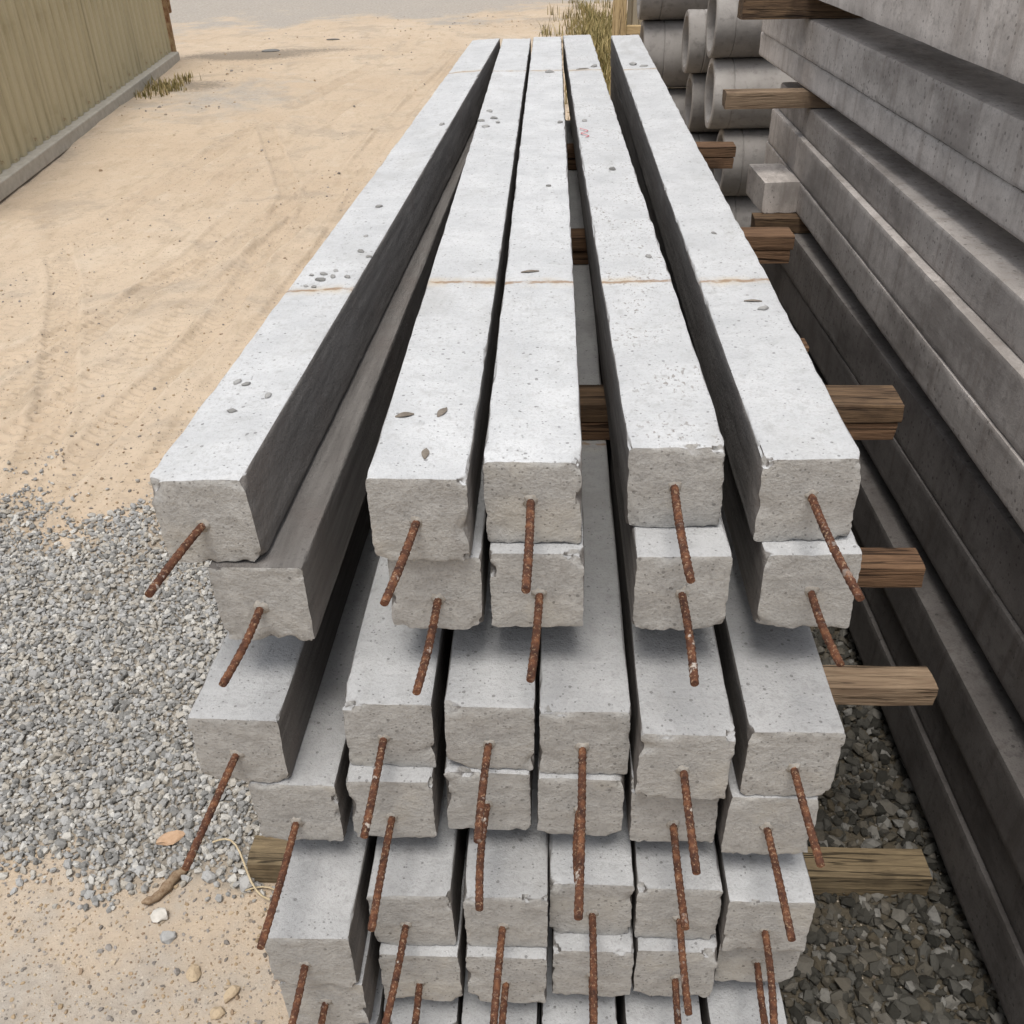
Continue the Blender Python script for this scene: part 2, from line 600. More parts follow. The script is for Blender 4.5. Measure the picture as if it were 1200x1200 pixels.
def mat_ground():
    m = MT('yard_ground')
    v = m.coord('Object', rand=False)
    grv, grey, amt, olive = m.vattr('gravel'), m.vattr('grey'), m.vattr('dark_patch'), m.vattr('moss')
    big = m.noise(v, .55, 5, .6)
    mid = m.noise(v, 3.2, 5, .62)
    sm = m.noise(v, 22, 4, .65)
    fin = m.noise(v, 150, 4, .7)
    col = m.ramp(big, [(.3, (.475, .372, .268)), (.7, (.56, .457, .345))])
    col = m.mix(m.math('MULTIPLY', m.step(mid, .5, .72), .6), col, (.57, .48, .375))
    col = m.mix(m.math('MULTIPLY', m.step(m.noise(v, 1.1, 6, .72, .5), .50, .64), .6), col, (.36, .30, .235))
    col = m.mix(m.math('MULTIPLY', m.step(m.noise(m.coord('Object', (1.6, .5, 1), False), 4.5, 5, .65), .50, .70), .6), col, (.40, .315, .22))
    col = m.mix(m.math('MULTIPLY', m.step(sm, .52, .70), .5), col, (.36, .295, .22))
    trk = m.vattr('track')
    col = m.mix(m.math('MULTIPLY', trk, m.step(mid, .3, .65)), col, m.mix(.28, col, (.33, .25, .17)))
    greycol = m.ramp(sm, [(.3, (.26, .24, .215)), (.7, (.44, .41, .37))])
    gmask = m.step(m.math('ADD', grey, m.math('MULTIPLY', m.math('SUBTRACT', mid, .5), .9)), .3, .75)
    col = m.mix(m.math('MULTIPLY', gmask, .85), col, greycol)
    dk = m.step(m.math('ADD', amt, m.math('MULTIPLY', m.math('SUBTRACT', sm, .5), 1.1)), .35, .8)
    col = m.mix(m.math('MULTIPLY', dk, .75), col, (.17, .145, .115))  # darker brown patches where the mask is high
    ol = m.step(m.math('ADD', olive, m.math('MULTIPLY', m.math('SUBTRACT', sm, .5), .9)), .3, .8)
    col = m.mix(m.math('MULTIPLY', ol, .75), col, (.24, .20, .085))
    gcol = m.ramp(fin, [(.3, (.15, .138, .12)), (.7, (.30, .275, .235))])
    dg = m.vattr('shade_painted')
    gcol = m.mix(dg, gcol, (.035, .032, .022))  # paints the shade between the stacks into the ground colour
    gm = m.step(m.math('ADD', grv, m.math('MULTIPLY', m.math('SUBTRACT', sm, .5), .6)), .4, .95)
    col = m.mix(m.math('MULTIPLY', gm, .9), col, gcol)
    # grit: tiny dark and pale grains
    vo = m.voro(v, 120)
    sel = m.n('ShaderNodeSeparateColor')
    m.l(vo.outputs['Color'], sel.inputs[0])
    gr = m.math('MULTIPLY', m.math('LESS_THAN', vo.outputs['Distance'], .33), m.math('GREATER_THAN', sel.outputs[0], .86))
    gp = m.math('MULTIPLY', m.math('LESS_THAN', vo.outputs['Distance'], .33), m.math('LESS_THAN', sel.outputs[0], .09))
    col = m.mix(m.math('MULTIPLY', gr, .6), col, (.17, .145, .12))
    col = m.mix(m.math('MULTIPLY', gp, .6), col, (.58, .51, .42))
    clump = m.step(m.noise(v, 2.2, 4, .6), .45, .62)
    vo2 = m.voro(v, 38)
    sel2 = m.n('ShaderNodeSeparateColor')
    m.l(vo2.outputs['Color'], sel2.inputs[0])
    g2 = m.math('MULTIPLY', m.math('LESS_THAN', vo2.outputs['Distance'], .22), m.math('GREATER_THAN', m.math('ADD', sel2.outputs[1], m.math('MULTIPLY', clump, .10)), .95))
    col = m.mix(m.math('MULTIPLY', g2, .65), col, (.17, .14, .115))
    h = m.math('ADD', m.math('MULTIPLY', sm, .8), m.math('MULTIPLY', fin, .5))
    h = m.math('ADD', h, m.math('MULTIPLY', m.math('ADD', gr, m.math('ADD', gp, g2)), .5))
    return m.done(col, .95, m.bump(h, .75, .010))


def mat_sheet(name, base, dirt, rust):
    m = MT(name)
    v = m.coord('Object', rand=False)
    s = m.noise(m.coord('Object', (1, 1, .10), False), 9, 5, .65)
    b = m.noise(v, 2.5, 4, .6)
    col = m.mix(m.math('MULTIPLY', m.step(s, .45, .7), .55), base, dirt)
    col = m.mix(m.math('MULTIPLY', m.step(b, .55, .75), .5), col, dirt)
    col = m.mix(m.math('MULTIPLY', m.step(m.noise(v, 6, 5, .7), .64, .72), .6), col, rust)
    return m.done(col, .6, m.bump(b, .2, .004))


def mat_plain(name, a, b, scale=12, rough=.8):
    m = MT(name)
    v = m.coord('Object')
    n = m.noise(v, scale, 5, .65)
    return m.done(m.ramp(n, [(.3, a), (.7, b)]), rough, m.bump(n, .4, .003))


PILE, BEAM, PIPE, RUST = mat_pile(), mat_beam(), mat_pipe(), mat_rust()
TIM_BROWN = mat_timber('brown_hardwood', (.095, .055, .033), (.21, .125, .072))
TIM_PALE = mat_timber('pale_softwood', (.17, .115, .075), (.33, .245, .165))
TIM_OLD = mat_timber('old_olive_timber', (.12, .09, .055), (.27, .205, .12))
TIM_DARK = mat_timber('dark_rotten_timber', (.055, .035, .024), (.20, .13, .075))
GREYSTONE = mat_stone('crushed_grey_stone', [(.18, .177, .168), (.29, .287, .277), (.39, .39, .383), (.37, .34, .29), (.54, .53, .50)])
SHADED_STONE = mat_stone('shade_darkened_stone', [(.022, .021, .017), (.05, .047, .039), (.085, .082, .072), (.075, .062, .042), (.20, .195, .18)])  # stone colours cut dark to paint in the shade of the gap
SANDSTONE = mat_stone('sandy_pebble', [(.27, .20, .14), (.36, .27, .17), (.50, .40, .28), (.30, .28, .26), (.17, .15, .13)])
GROUND = mat_ground()
SHEET = mat_sheet('beige_ribbed_sheet', (.45, .395, .26), (.27, .23, .135), (.20, .09, .04))
RAIL = mat_plain('pale_kerb_rail', (.36, .33, .28), (.48, .45, .39))
MORTAR = mat_plain('rust_stained_mortar', (.22, .195, .165), (.36, .34, .31), 160, .95)
RUSTY = mat_plain('rusty_post_paint', (.17, .07, .035), (.40, .30, .17), 14)

# ------------------------------------------------------------------ ground


def seg(a, b, step):
    return list(np.arange(a, b - 1e-6, step))


gx = np.array(seg(-400, -60, 40) + seg(-60, -16, 4) + seg(-16, -7, .5) + seg(-7, -3.6, .06) + seg(-3.6, -.45, .0125)
              + seg(-.45, 1.5, .05) + seg(1.5, 8, .4) + seg(8, 60, 5) + seg(60, 401, 40))
gy = np.array(seg(-200, -20, 30) + seg(-20, .3, 1.5) + seg(.3, 1.0, .05) + seg(1.0, 6.5, .0125) + seg(6.5, 11, .025)
              + seg(11, 20, .07) + seg(20, 40, .7) + seg(40, 100, 8) + seg(100, 801, 60))
GX, GY = np.meshgrid(gx, gy, indexing='xy')
P2 = np.stack([GX.ravel(), GY.ravel(), np.zeros(GX.size)], 1)


def gravel_w(P):
    x, y = P[:, 0], P[:, 1]
    wv = fbm(P, 2.6, 3, 3)
    lo = 1.60 + .16 * wv - .05 * (x + 1.0) + .10 * fbm(P, 9, 2, 8)
    hi = 3.02 + .40 * wv + .10 * (x + 1.8)
    left = sstep(-.20, .16, y - lo) * sstep(.95, -.6, y - hi) * sstep(-3.0, -2.4, x + .3 * wv)
    under = sstep(-.78, -.62, x) * sstep(1.45, 1.62, y + .1 * wv) * sstep(5.2, 4.4, y)
    right = sstep(.15, .35, x) * sstep(-.1, .3, y) * sstep(7.5, 6, y) * sstep(3.5, 3.0, x)
    return np.maximum(np.maximum(left, right), under)


def ground_z(P, want_track=False):
    x, y = P[:, 0], P[:, 1]
    fade = sstep(40, 14, np.abs(y)) * sstep(30, 10, np.abs(x))
    z = .035 * fbm(P, .45, 3, 11) * fade + .012 * fbm(P, 2.3, 3, 12) * fade
    z = z + .0055 * fbm(P, 9, 3, 13) * sstep(14, 9, y)
    z = z + .0022 * fbm(P, 36, 2, 14) * sstep(8, 6, y)
    # tyre ruts with a lug pattern, as x(y) curves
    sand = 1 - gravel_w(P)
    trk = np.zeros(len(P))
    for (pts, wd, dep, per, sk) in TRACKS:
        ys, xs = zip(*pts)
        xc = np.interp(y, ys, xs)
        xc = xc + .05 * np.sin(y * .7 + per * 50)
        d = x - xc
        on = sstep(ys[0] - .4, ys[0] + .3, y) * sstep(ys[-1] + .5, ys[-1] - .6, y) * sand
        wornn = .35 + .65 * sstep(-.25, .3, fbm(P, .9, 2, int(per * 1000)))
        band = sstep(wd, wd * .75, np.abs(d)) * on
        lug = np.sin(6.283 * (y + sk * np.abs(d)) / per)
        dep = dep * 1.3
        trk = np.maximum(trk, band * wornn)
        z = z - band * dep * wornn * .6 + band * dep * .38 * wornn * np.clip(lug * 1.8, -1, 1) * sstep(12, 7, y)
        z = z + on * dep * .7 * np.exp(-((np.abs(d) - wd * 1.12) / (.25 * wd)) ** 2) * wornn
    # the ground is level where things stand on it
    flat = np.maximum(sstep(-1.0, -.75, x) * sstep(8, 6.5, y) * sstep(5, 3.5, x), 0)
    z = z * (1 - flat * .93)
    return (z, trk) if want_track else z


TRACKS = [
    ([(3.3, -1.74), (5, -1.70), (7.4, -1.66), (12.8, -1.62), (16, -1.6)], .11, .016, .062, .5),
    ([(3.6, -2.62), (4.75, -2.32), (6.6, -2.12), (8.7, -1.78), (15.5, -1.42)], .12, .018, .071, -.45),
    ([(4.2, -3.6), (6.45, -2.97), (8.77, -2.9), (10.1, -2.62), (14, -2.0)], .12, .015, .066, .4),
    ([(3.2, -2.15), (5.2, -2.0), (8, -2.25), (11.4, -3.3), (14, -4.2)], .10, .012, .058, -.5),
    ([(1.2, -1.75), (2.4, -1.95), (4.2, -2.5), (6, -3.3), (8, -4.4)], .11, .013, .064, .5),
    ([(4.0, -1.25), (6, -1.1), (9, -1.05), (14, -1.0)], .10, .012, .06, .45),
    ([(3.9, -3.3), (6.2, -2.5), (8.2, -2.05), (12, -1.85), (17, -1.75)], .11, .012, .068, .5),
    ([(5.0, -4.3), (7.2, -3.55), (9.5, -3.25), (13, -2.8), (17, -2.3)], .12, .013, .07, -.4),
    ([(3.2, -2.9), (4.6, -2.75), (6.5, -2.6), (9, -2.45), (12, -2.4)], .10, .011, .063, .45)]

gz, gtrk = ground_z(P2, True)
P2[:, 2] = gz
nxn, nyn = len(gx), len(gy)
I = np.arange(nxn * nyn).reshape(nyn, nxn)
FQ = np.stack([I[:-1, :-1], I[:-1, 1:], I[1:, 1:], I[1:, :-1]], -1).reshape(-1, 4)
gme = mesh_np('ground', P2, FQ, True)
PP = P2.copy()
PP[:, 2] = 0
nz = fbm(PP, .8, 3, 41)
float_attr(gme, 'gravel', gravel_w(PP))
x_, y_ = PP[:, 0], PP[:, 1]
greyf = sstep(14.5, 21.5, y_ + 4.0 * nz + 1.5 * fbm(PP, .25, 2, 44) - .75 * np.clip(x_ + 2.0, 0, 4)) * .85
greyf = np.maximum(greyf, .60 * np.exp(-(((x_ + 4.0) / 1.3) ** 2 + ((y_ - 12.2) / 2.0) ** 2)))
greyf = np.maximum(greyf, .62 * np.exp(-(((x_ + 1.1) / .9) ** 2 + ((y_ - 1.1) / .8) ** 2)))
greyf = np.maximum(greyf, sstep(20, 26, np.abs(x_)))
float_attr(gme, 'grey', greyf)
dark_patch = 1.0 * np.exp(-(((x_ + 4.6) / 1.2) ** 2 + ((y_ - 15.4) / .55) ** 2)) + .8 * np.exp(-(((x_ + 4.7) / .7) ** 2 + ((y_ - 13.1) / .6) ** 2))
dark_patch = dark_patch + .55 * np.exp(-(((x_ + 3.3) / .8) ** 2 + ((y_ - 10.6) / .5) ** 2)) * (.5 + nz) + .6 * sstep(.1, .6, fbm(PP, .6, 3, 91)) * sstep(17, 20, y_)
dark_patch = dark_patch + .5 * np.exp(-(((x_ + 3.4) / 1.0) ** 2 + ((y_ - 15.9) / .25) ** 2)) + .35 * np.exp(-(((x_ + 5.6) / 1.5) ** 2 + ((y_ - 19.2) / .5) ** 2))
float_attr(gme, 'dark_patch', dark_patch)
moss = np.maximum(.9 * np.exp(-(((x_ - .75) / .55) ** 2 + ((y_ - 15.0) / 4.0) ** 2)), .6 * np.exp(-(((x_ + 5.1) / .25) ** 2 + ((y_ - 12.9) / .5) ** 2)))
float_attr(gme, 'moss', moss)
float_attr(gme, 'track', gtrk)
float_attr(gme, 'shade_painted', sstep(.0, .3, x_) * sstep(6, 5, y_))
tag(obj('ground', gme, GROUND), kind='structure')

# ------------------------------------------------------------------ the pile stack
ZT = [-.608, -.734, -.941, -1.066, -1.2436, -1.3686, -1.548, -1.673, -1.850, -1.975]   # tops below the camera
PW, PL = .1245, 3.70
XY = [
    # near x, near y, roll (deg), far x
    [(-.437, .972, 3.4, -.305), (-.168, .977, -.5, -.172), (-.027, 1.017, .1, -.038), (.158, 1.056, 1.4, .094), (.323, 1.027, 1.2, .307)],
    [(-.383, .962, .6, -.300), (-.155, .990, -.8, -.166), (-.020, .996, 0, -.030), (.170, .993, .4, .118), (.335, .999, .9, .312)],
    [(-.434, .895, -.9, -.372), (-.230, .928, -.8, -.234), (-.088, .925, -.9, -.094), (.045, .919, 0, .040), (.179, .880, -1.4, .182), (.322, .887, -.5, .325)],
    [(-.368, .892, -.3, -.366), (-.231, .900, 0, -.231), (-.093, .919, -.1, -.094), (.040, .911, -.6, .038), (.174, .903, .3, .176), (.308, .884, -.4, .318)],
    [(-.349, .769, .3, -.356), (-.209, .839, 1.6, -.212), (-.067, .840, -.4, -.070), (.061, .865, .1, .062), (.190, .860, 0, .194), (.320, .843, .7, .328)],
    [(-.342, .775, -.2, -.350), (-.203, .823, -.3, -.206), (-.070, .823, -.6, -.072), (.063, .837, -.4, .064), (.193, .840, -.9, .195), (.326, .867, -.4, .330)],
    [(-.343, .80, 0, -.345), (-.213, .81, .3, -.215), (-.083, .80, -.3, -.085), (.047, .82, .2, .048), (.182, .81, -.2, .184), (.318, .80, .2, .320)],
    [(-.340, .81, 0, -.345), (-.210, .80, .3, -.215), (-.080, .82, -.3, -.085), (.050, .80, .2, .048), (.182, .81, -.2, .184), (.314, .82, .2, .320)],
    [(-.341, .80, 0, -.345), (-.211, .82, .3, -.215), (-.081, .80, -.3, -.085), (.049, .81, .2, .048), (.182, .80, -.2, .184), (.316, .81, .2, .320)],
    [(-.339, .82, 0, -.345), (-.209, .80, .3, -.215), (-.079, .81, -.3, -.085), (.051, .80, .2, .048), (.182, .82, -.2, .184), (.313, .80, .2, .320)],
]
BAR = [  # x offset from pile centre, depth below the top, sideways lean over its length, length
    [(-.004, .066, -.017, .138), (-.003, .063, -.018, .158), (-.002, .057, -.002, .178), (-.001, .059, -.004, .195), (.003, .054, .009, .202)],
    [(-.004, .067, -.007, .140), (.001, .072, -.009, .174), (.002, .066, -.009, .160), (0, .060, -.005, .166), (.005, .061, .006, .134)],
    [(-.004, .067, -.010, .183), (-.007, .066, -.001, .164), (-.001, .071, -.005, .161), (-.003, .069, -.011, .261), (-.002, .068, -.001, .157), (.003, .067, .003, .152)],
    [(-.006, .082, -.003, .196), (-.002, .075, -.002, .180), (-.002, .066, 0, .169), (.0, .066, -.004, .12), (.002, .084, 0, .162), (-.004, .063, .002, .169)],
    [(-.007, .064, -.003, .150), (-.010, .070, -.010, .152), (-.006, .070, -.006, .150), (.001, .069, -.003, .168), (.003, .069, -.002, .145), (-.003, .068, -.012, .142)],
    [(.0, .050, -.003, .150), (-.003, .074, -.005, .150), (0, .066, -.003, .150), (.001, .066, -.002, .13), (.001, .070, 0, .152), (-.001, .067, -.004, .150)],
]
ROWN = ['topmost', 'second', 'third', 'fourth', 'fifth', 'sixth', 'seventh', 'eighth', 'ninth', 'bottom']
COLN = {5: ['leftmost', 'second from left', 'middle', 'second from right', 'rightmost'],
        6: ['leftmost', 'second from left', 'third from left', 'third from right', 'second from right', 'rightmost']}
SPECIAL = {(0, 0): 'pale concrete pile lying askew, leftmost of the topmost row, dark flank showing',
           (0, 1): 'pale concrete pile, second from left of the topmost row, oval marks near its end',
           (0, 2): 'smooth pale concrete pile in the middle of the topmost row',
           (0, 3): 'pale concrete pile with grit-speckled top, second from right of the topmost row',
           (0, 4): 'pale concrete pile with beige mark line, rightmost of the topmost row',
           (1, 0): 'darker concrete pile under the askew leftmost one, a strip of its top showing',
           (2, 3): 'concrete pile with the longest rusty bar, third row down, third from right',
           (2, 0): 'concrete pile overhanging the gravel, leftmost in third row from the top'}


def bar_mesh(name, length, lean, seed, r0=.0050):
    rr = np.random.default_rng(seed)
    step = .0032
    n = int((length + .03) / step)
    ns = 10
    V, F = [], []
    bx, bz = rr.normal(0, .0022, 2)
    for i in range(n + 1):
        s = min(i * step, length + .03)
        y = .03 - s
        f = max(0., (s - .03) / length)
        cx = lean * f + bx * math.sin(f * 3.1)
        cz = -.004 * f * f + bz * math.sin(f * 2.7)
        rad = r0 * (1.0 + (.10 if i % 3 == 0 else -.02)) + rr.normal(0, .00014)
        if i >= n - 1:
            rad = r0 * (1.0 if i == n - 1 else .97)
        for k in range(ns):
            a = 6.2832 * k / ns
            e = rad * (1 + (.07 if k in (0, 5) else 0))
            V.append((cx + e * math.cos(a), y, cz + e * math.sin(a)))
    for i in range(n):
        for k in range(ns):
            k2 = (k + 1) % ns
            F.append((i * ns + k, (i + 1) * ns + k, (i + 1) * ns + k2, i * ns + k2))
    for end in (0, n):
        c = len(V)
        V.append(tuple(np.mean(V[end * ns:end * ns + ns], 0)))
        for k in range(ns):
            k2 = (k + 1) % ns
            t = (end * ns + k, end * ns + k2, c)
            F.append(t + (c,) if False else (t if end == 0 else t[::-1]))
    me = bpy.data.meshes.new(name)
    me.from_pydata([tuple(map(float, v)) for v in V], [], F)
    me.polygons.foreach_set('use_smooth', np.ones(len(me.polygons), bool))
    me.update()
    me.set_sharp_from_angle(angle=R(50))
    return me


def collar_mesh(seed):
    rr = np.random.default_rng(seed)
    V, F = [], []
    ns = 14
    for j, (rad, y) in enumerate(((.0125, .004), (.0105, .0005), (.0078, -.0022), (.0045, -.003))):
        for k in range(ns):
            a = 6.2832 * k / ns
            e = rad * (.92 + rr.normal(0, .16))
            V.append((e * math.cos(a), y + rr.normal(0, .0007), e * math.sin(a)))
    for j in range(3):
        for k in range(ns):
            k2 = (k + 1) % ns
            F.append((j * ns + k, (j + 1) * ns + k, (j + 1) * ns + k2, j * ns + k2))
    return mesh_np('mortar_collar', V, F, True)


hidden_pool, hidden_bars, TOPS = [], [], []
for r, row in enumerate(XY):
    for c, (nx0, ny0, roll, fx) in enumerate(row):
        seed = 100 + r * 10 + c
        yaw = -math.atan2(fx - nx0, PL)
        zt = CAMZ + ZT[r]
        t = empty('concrete_pile', (nx0, ny0, zt - PW), yaw)
        lab = SPECIAL.get((r, c), 'grey concrete pile, %s in %s row of the stack' % (
            COLN[len(row)][c], ROWN[r] if r in (0, 9) else ROWN[r] + '-highest'))
        tag(t, lab, 'concrete pile', 'concrete piles in the tall stack')
        if r < 7:
            fineness = .03 if r == 0 else .12
            me = rough_bar('shaft', PW, PW, PL, seed, n=22 if r < 6 else 10, fine=fineness, chips=4, amp=.0015 if r else .0018)
            hidden_pool.append(me) if r == 6 else None
        else:
            me = hidden_pool[(c + r) % len(hidden_pool)]
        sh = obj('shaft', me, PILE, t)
        # roll about the pile's own axis, through the middle of its section
        sh.matrix_basis = (Matrix.Translation((0, 0, PW / 2)) @ Matrix.Rotation(-R(roll), 4, 'Y') @ Matrix.Translation((0, 0, -PW / 2)))
        sh['speckle'] = 1.0 if (r, c) == (0, 3) else (.25 if r == 0 else .0)
        sh['marked'] = 1.0
        if r == 0:
            TOPS.append(sh)
        sh['mould_face_up'] = 1.0 if (r, c) == (1, 0) else 0.0
        sh['line_a'] = (1.612 if c == 0 else 1.645) - ny0
        sh['line_b'] = 3.84 - ny0
        sh['tone'] = float({(1, 0): .75, (0, 2): 1.0, (0, 3): .93}.get((r, c), .9 + .1 * rng.random() if r == 0 else (.62 + .2 * rng.random() if r == 1 else .46 + .26 * rng.random())))  # lower rows get a darker tone, painted shade
        b = BAR[r][c] if r < len(BAR) else (0, .065, 0, .15)
        if r < 7:
            bme = bar_mesh('reinforcing_bar', b[3], b[2], seed + 500)
            hidden_bars.append(bme) if r == 6 else None
        else:
            bme = hidden_bars[(c + r) % len(hidden_bars)]
        bo = obj('reinforcing_bar', bme, RUST, t)
        bo.location = (b[0], 0, PW - b[1])
        bo['mortar'] = float(rng.choice([.1, .3, .8]))
        if r < 6:
            co = obj('mortar_collar', collar_mesh(seed), MORTAR, t)
            co.location = (b[0], 0, PW - b[1])

# red paint squiggle on the grit-speckled pile
_t = [o_ for o_ in C.objects if o_.get('label') == SPECIAL[(0, 3)]][0]
_p = np.linspace(0, 1, 14)
_V, _F = [], []
for _i, _q in enumerate(_p):
    _x, _y = -.046 + .010 * math.sin(_q * 11), 1.70 + .11 * _q
    for _sx, _dz in ((-.0022, -.0006), (0, .0006), (.0022, -.0006)):
        _V.append((_x + _sx, _y, PW + .0026 + _dz))
for _i in range(13):
    for _j in range(2):
        _a = _i * 3 + _j
        _F.append((_a, _a + 1, _a + 4, _a + 3))
obj('paint_mark', mesh_np('paint_mark', _V, np.array(_F)), mat_plain('red_marking_paint', (.42, .10, .12), (.55, .22, .23), 60), _t)

# ------------------------------------------------------------------ dunnage timbers


def timber(name, label, x0, x1, y0, y1, z0, z1, mat, seed, rz=0.0, cat='timber', group=None):
    V, F = prism(z1 - z0, y1 - y0, np.linspace(0, x1 - x0, 14), 5, .003)
    # prism runs along +y with section (x, z): turn it to run along x
    W = np.stack([V[:, 1], V[:, 2] - (y1 - y0) / 2, V[:, 0] + (z1 - z0) / 2], 1)
    F = F[:, ::1]
    W[:, 1] += .0035 * fbm(W + seed, 5, 2, seed)
    W[:, 1:] += .0012 * fbm(W + seed * 2, 40, 2, seed)[:, None]
    W[:, 0] += np.where((V[:, 1] < 1e-6) | (V[:, 1] > x1 - x0 - 1e-6), .004 * fbm(W, 30, 2, seed), 0)
    me = mesh_np(name, W, F, True, 30)
    o = obj(name, me, mat)
    o.location = (x0, (y0 + y1) / 2, z0)
    o.rotation_euler = (0, 0, rz)
    return tag(o, label, cat, group)


DG = 'timbers between the pile layers'
z = lambda d: CAMZ + d
za0, za1 = z(-.941) + .0015, z(-.734) - PW - .0015
zm = (za0 + za1) / 2
for i, (yc, mA, wh) in enumerate(((1.70, TIM_BROWN, 'nearest the pile ends'), (2.72, TIM_BROWN, 'half way along the stack'), (3.77, TIM_BROWN, 'towards the far end'))):
    timber('timber_board', 'upper brown board under the second pile row, ' + wh, -.58, .672, yc - .045, yc + .045, zm + .0008, za1, TIM_DARK if i == 0 else mA, 11 + i, group=DG)
    timber('timber_board', 'lower brown board above the third pile row, ' + wh, -.57, .665, yc - .043, yc + .047, za0, zm - .0008, mA, 21 + i, group=DG)
for lv, (za, zb, mt, nm, ex) in enumerate(((z(-1.2436) + .0015, z(-1.066) - PW - .0015, TIM_PALE, 'between fourth and fifth pile rows', .76),
                                          (z(-1.548) + .0015, z(-1.3686) - PW - .0015, TIM_PALE, 'between sixth and seventh pile rows', .84),
                                          (z(-1.850) + .0015, z(-1.673) - PW - .0015, TIM_BROWN, 'between eighth and ninth pile rows', .62))):
    for i, (yc, wh) in enumerate(((1.615, 'nearest the pile ends'), (2.70, 'half way along'), (3.75, 'towards the far end'))):
        yc2 = yc - .035 * lv
        timber('timber_bearer', 'brown timber bearer %s, %s' % (nm, wh), -.50, ex, yc2 - .037, yc2 + .037, za, zb,
               TIM_BROWN if (lv == 0) else mt, 31 + lv * 5 + i, group=DG)
for i, (yc, wh) in enumerate(((1.545, 'its olive end showing on the gravel'), (2.7, 'half way along the stack'), (3.8, 'towards the far end'))):
    timber('timber_bearer', 'timber sleeper on the ground under the piles, ' + wh, -.785 if i == 0 else -.6, .95, yc - .045, yc + .045, -.003, z(-1.975) - PW - .0015,
           TIM_OLD, 61 + i, group='ground sleepers under the pile stack')

# ------------------------------------------------------------------ right-hand stack of beams
BM = [  # name detail, z top, z bottom, near x, near y, far x, far y, tone (paints shade into the lower beams, light into the upper), width
    ('topmost beam of the right stack, its pale underside edge cutting the corner', -.13, -.410, 1.085, .95, .935, 4.62, .95, .30),
    ('mottled beam of the right stack, second down, its top in shade', -.490, -.628, 1.125, .92, .945, 4.92, .82, .28),
    ('pale beam of the right stack with rounded far end above a timber', -.630, -.735, 1.135, .90, .953, 4.97, .95, .28),
    ('streaked dark beam of the right stack below the protruding timber', -.800, -.914, 1.035, .93, 1.010, 4.66, .62, .27),
    ('beam of the right stack with pale upper edge, fifth down', -.916, -1.063, 1.005, .90, .990, 4.70, .80, .28),
    ('long grey beam of the right stack, directly over the lower timbers', -1.065, -1.185, 1.000, .92, .988, 4.72, .72, .28),
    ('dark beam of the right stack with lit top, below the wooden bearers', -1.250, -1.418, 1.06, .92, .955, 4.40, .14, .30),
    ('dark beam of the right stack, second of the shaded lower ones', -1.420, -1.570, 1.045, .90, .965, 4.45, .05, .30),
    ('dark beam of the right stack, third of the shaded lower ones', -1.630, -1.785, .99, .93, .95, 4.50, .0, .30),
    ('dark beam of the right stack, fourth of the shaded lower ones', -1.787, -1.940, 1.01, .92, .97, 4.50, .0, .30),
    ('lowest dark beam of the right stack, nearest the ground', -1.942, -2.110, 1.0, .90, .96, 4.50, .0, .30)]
for i, (lab, zt, zb, xn, yn, xf, yf, tone, wd) in enumerate(BM):
    L = yf - yn
    me = rough_bar('concrete_beam', wd, zt - zb, L, 300 + i, n=12, fine=.06, amp=.0012, chips=5, corner=.006 if i != 2 else .012, facerough=.5)
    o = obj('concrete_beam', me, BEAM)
    o.location = (xn + wd / 2, yn, CAMZ + zb)
    o.rotation_euler = (0, 0, -math.atan2(xf - xn, L))
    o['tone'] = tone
    tag(o, 'grey concrete ' + lab, 'concrete beam', 'beams in the right stack', kind='thing')
RG = 'timbers in the right stack'
sets = (('spotted dark timber under the topmost right beam', -.488, -.412, .715, 4.19, TIM_DARK),
        ('warm brown timber under the pale rounded beam, sticking out left', -.798, -.737, .675, 4.12, TIM_PALE),
        ('weathered timber sticking out left below the long grey right beam', -1.248, -1.187, .815, 3.965, TIM_DARK),
        ('dark timber between the shaded lower right beams', -1.628, -1.572, .90, 4.0, TIM_DARK),
        ('ground timber under the lowest right beam', -2.183, -2.112, .93, 3.9, TIM_OLD))
for i, (lab, zb, zt, x0, yc, mt) in enumerate(sets):
    timber('timber_bearer', lab + ', far one', x0, 1.42, yc - .045, yc + .045, CAMZ + zb, CAMZ + zt, mt, 80 + i, group=RG)
    timber('timber_bearer', lab + ', near one', 1.16 if i < 4 else 1.08, 1.44, 1.45, 1.54, CAMZ + zb, CAMZ + zt, mt, 90 + i, group=RG)
me = rough_bar('concrete_block', .2, .125, .30, 377, n=8, amp=.0015, chips=3, facerough=.6)
o = obj('concrete_block', me, BEAM)
o.location = (.922, 3.99, CAMZ - 1.186)
o.rotation_euler = (0, 0, R(3))
o.scale = (.72, 1, 1)
o['tone'] = 1.0
tag(o, 'short pale concrete block resting on the weathered timber beside the right beams', 'concrete block')

# ------------------------------------------------------------------ concrete pipes behind


def pipe_mesh(name, ro, wall, L, collar_r, collar_l, seed):
    prof = [(ro - wall, L), (ro - wall, .03), (ro - wall + .012, 0.0), (collar_r - .006, 0.0), (collar_r, .006), (collar_r, collar_l - .006),
            (collar_r - .004, collar_l), (ro, collar_l + .004), (ro, collar_l + .1), (ro, L * .55), (ro, L - .005), (ro - .005, L)]
    ns = 48
    V, F = [], []
    for rad, x in prof:
        for k in range(ns):
            a = 6.2832 * k / ns
            V.append((x, rad * math.cos(a), rad * math.sin(a)))
    m_ = len(prof)
    for j in range(m_):
        j2 = (j + 1) % m_
        for k in range(ns):
            k2 = (k + 1) % ns
            F.append((j * ns + k, j * ns + k2, j2 * ns + k2, j2 * ns + k))
    V = np.array(V)
    V += (.0025 * fbm(V + seed, 12, 3, seed))[:, None] * np.array([1.2, .6, .6])
    return mesh_np(name, V, np.array(F), True, 32)


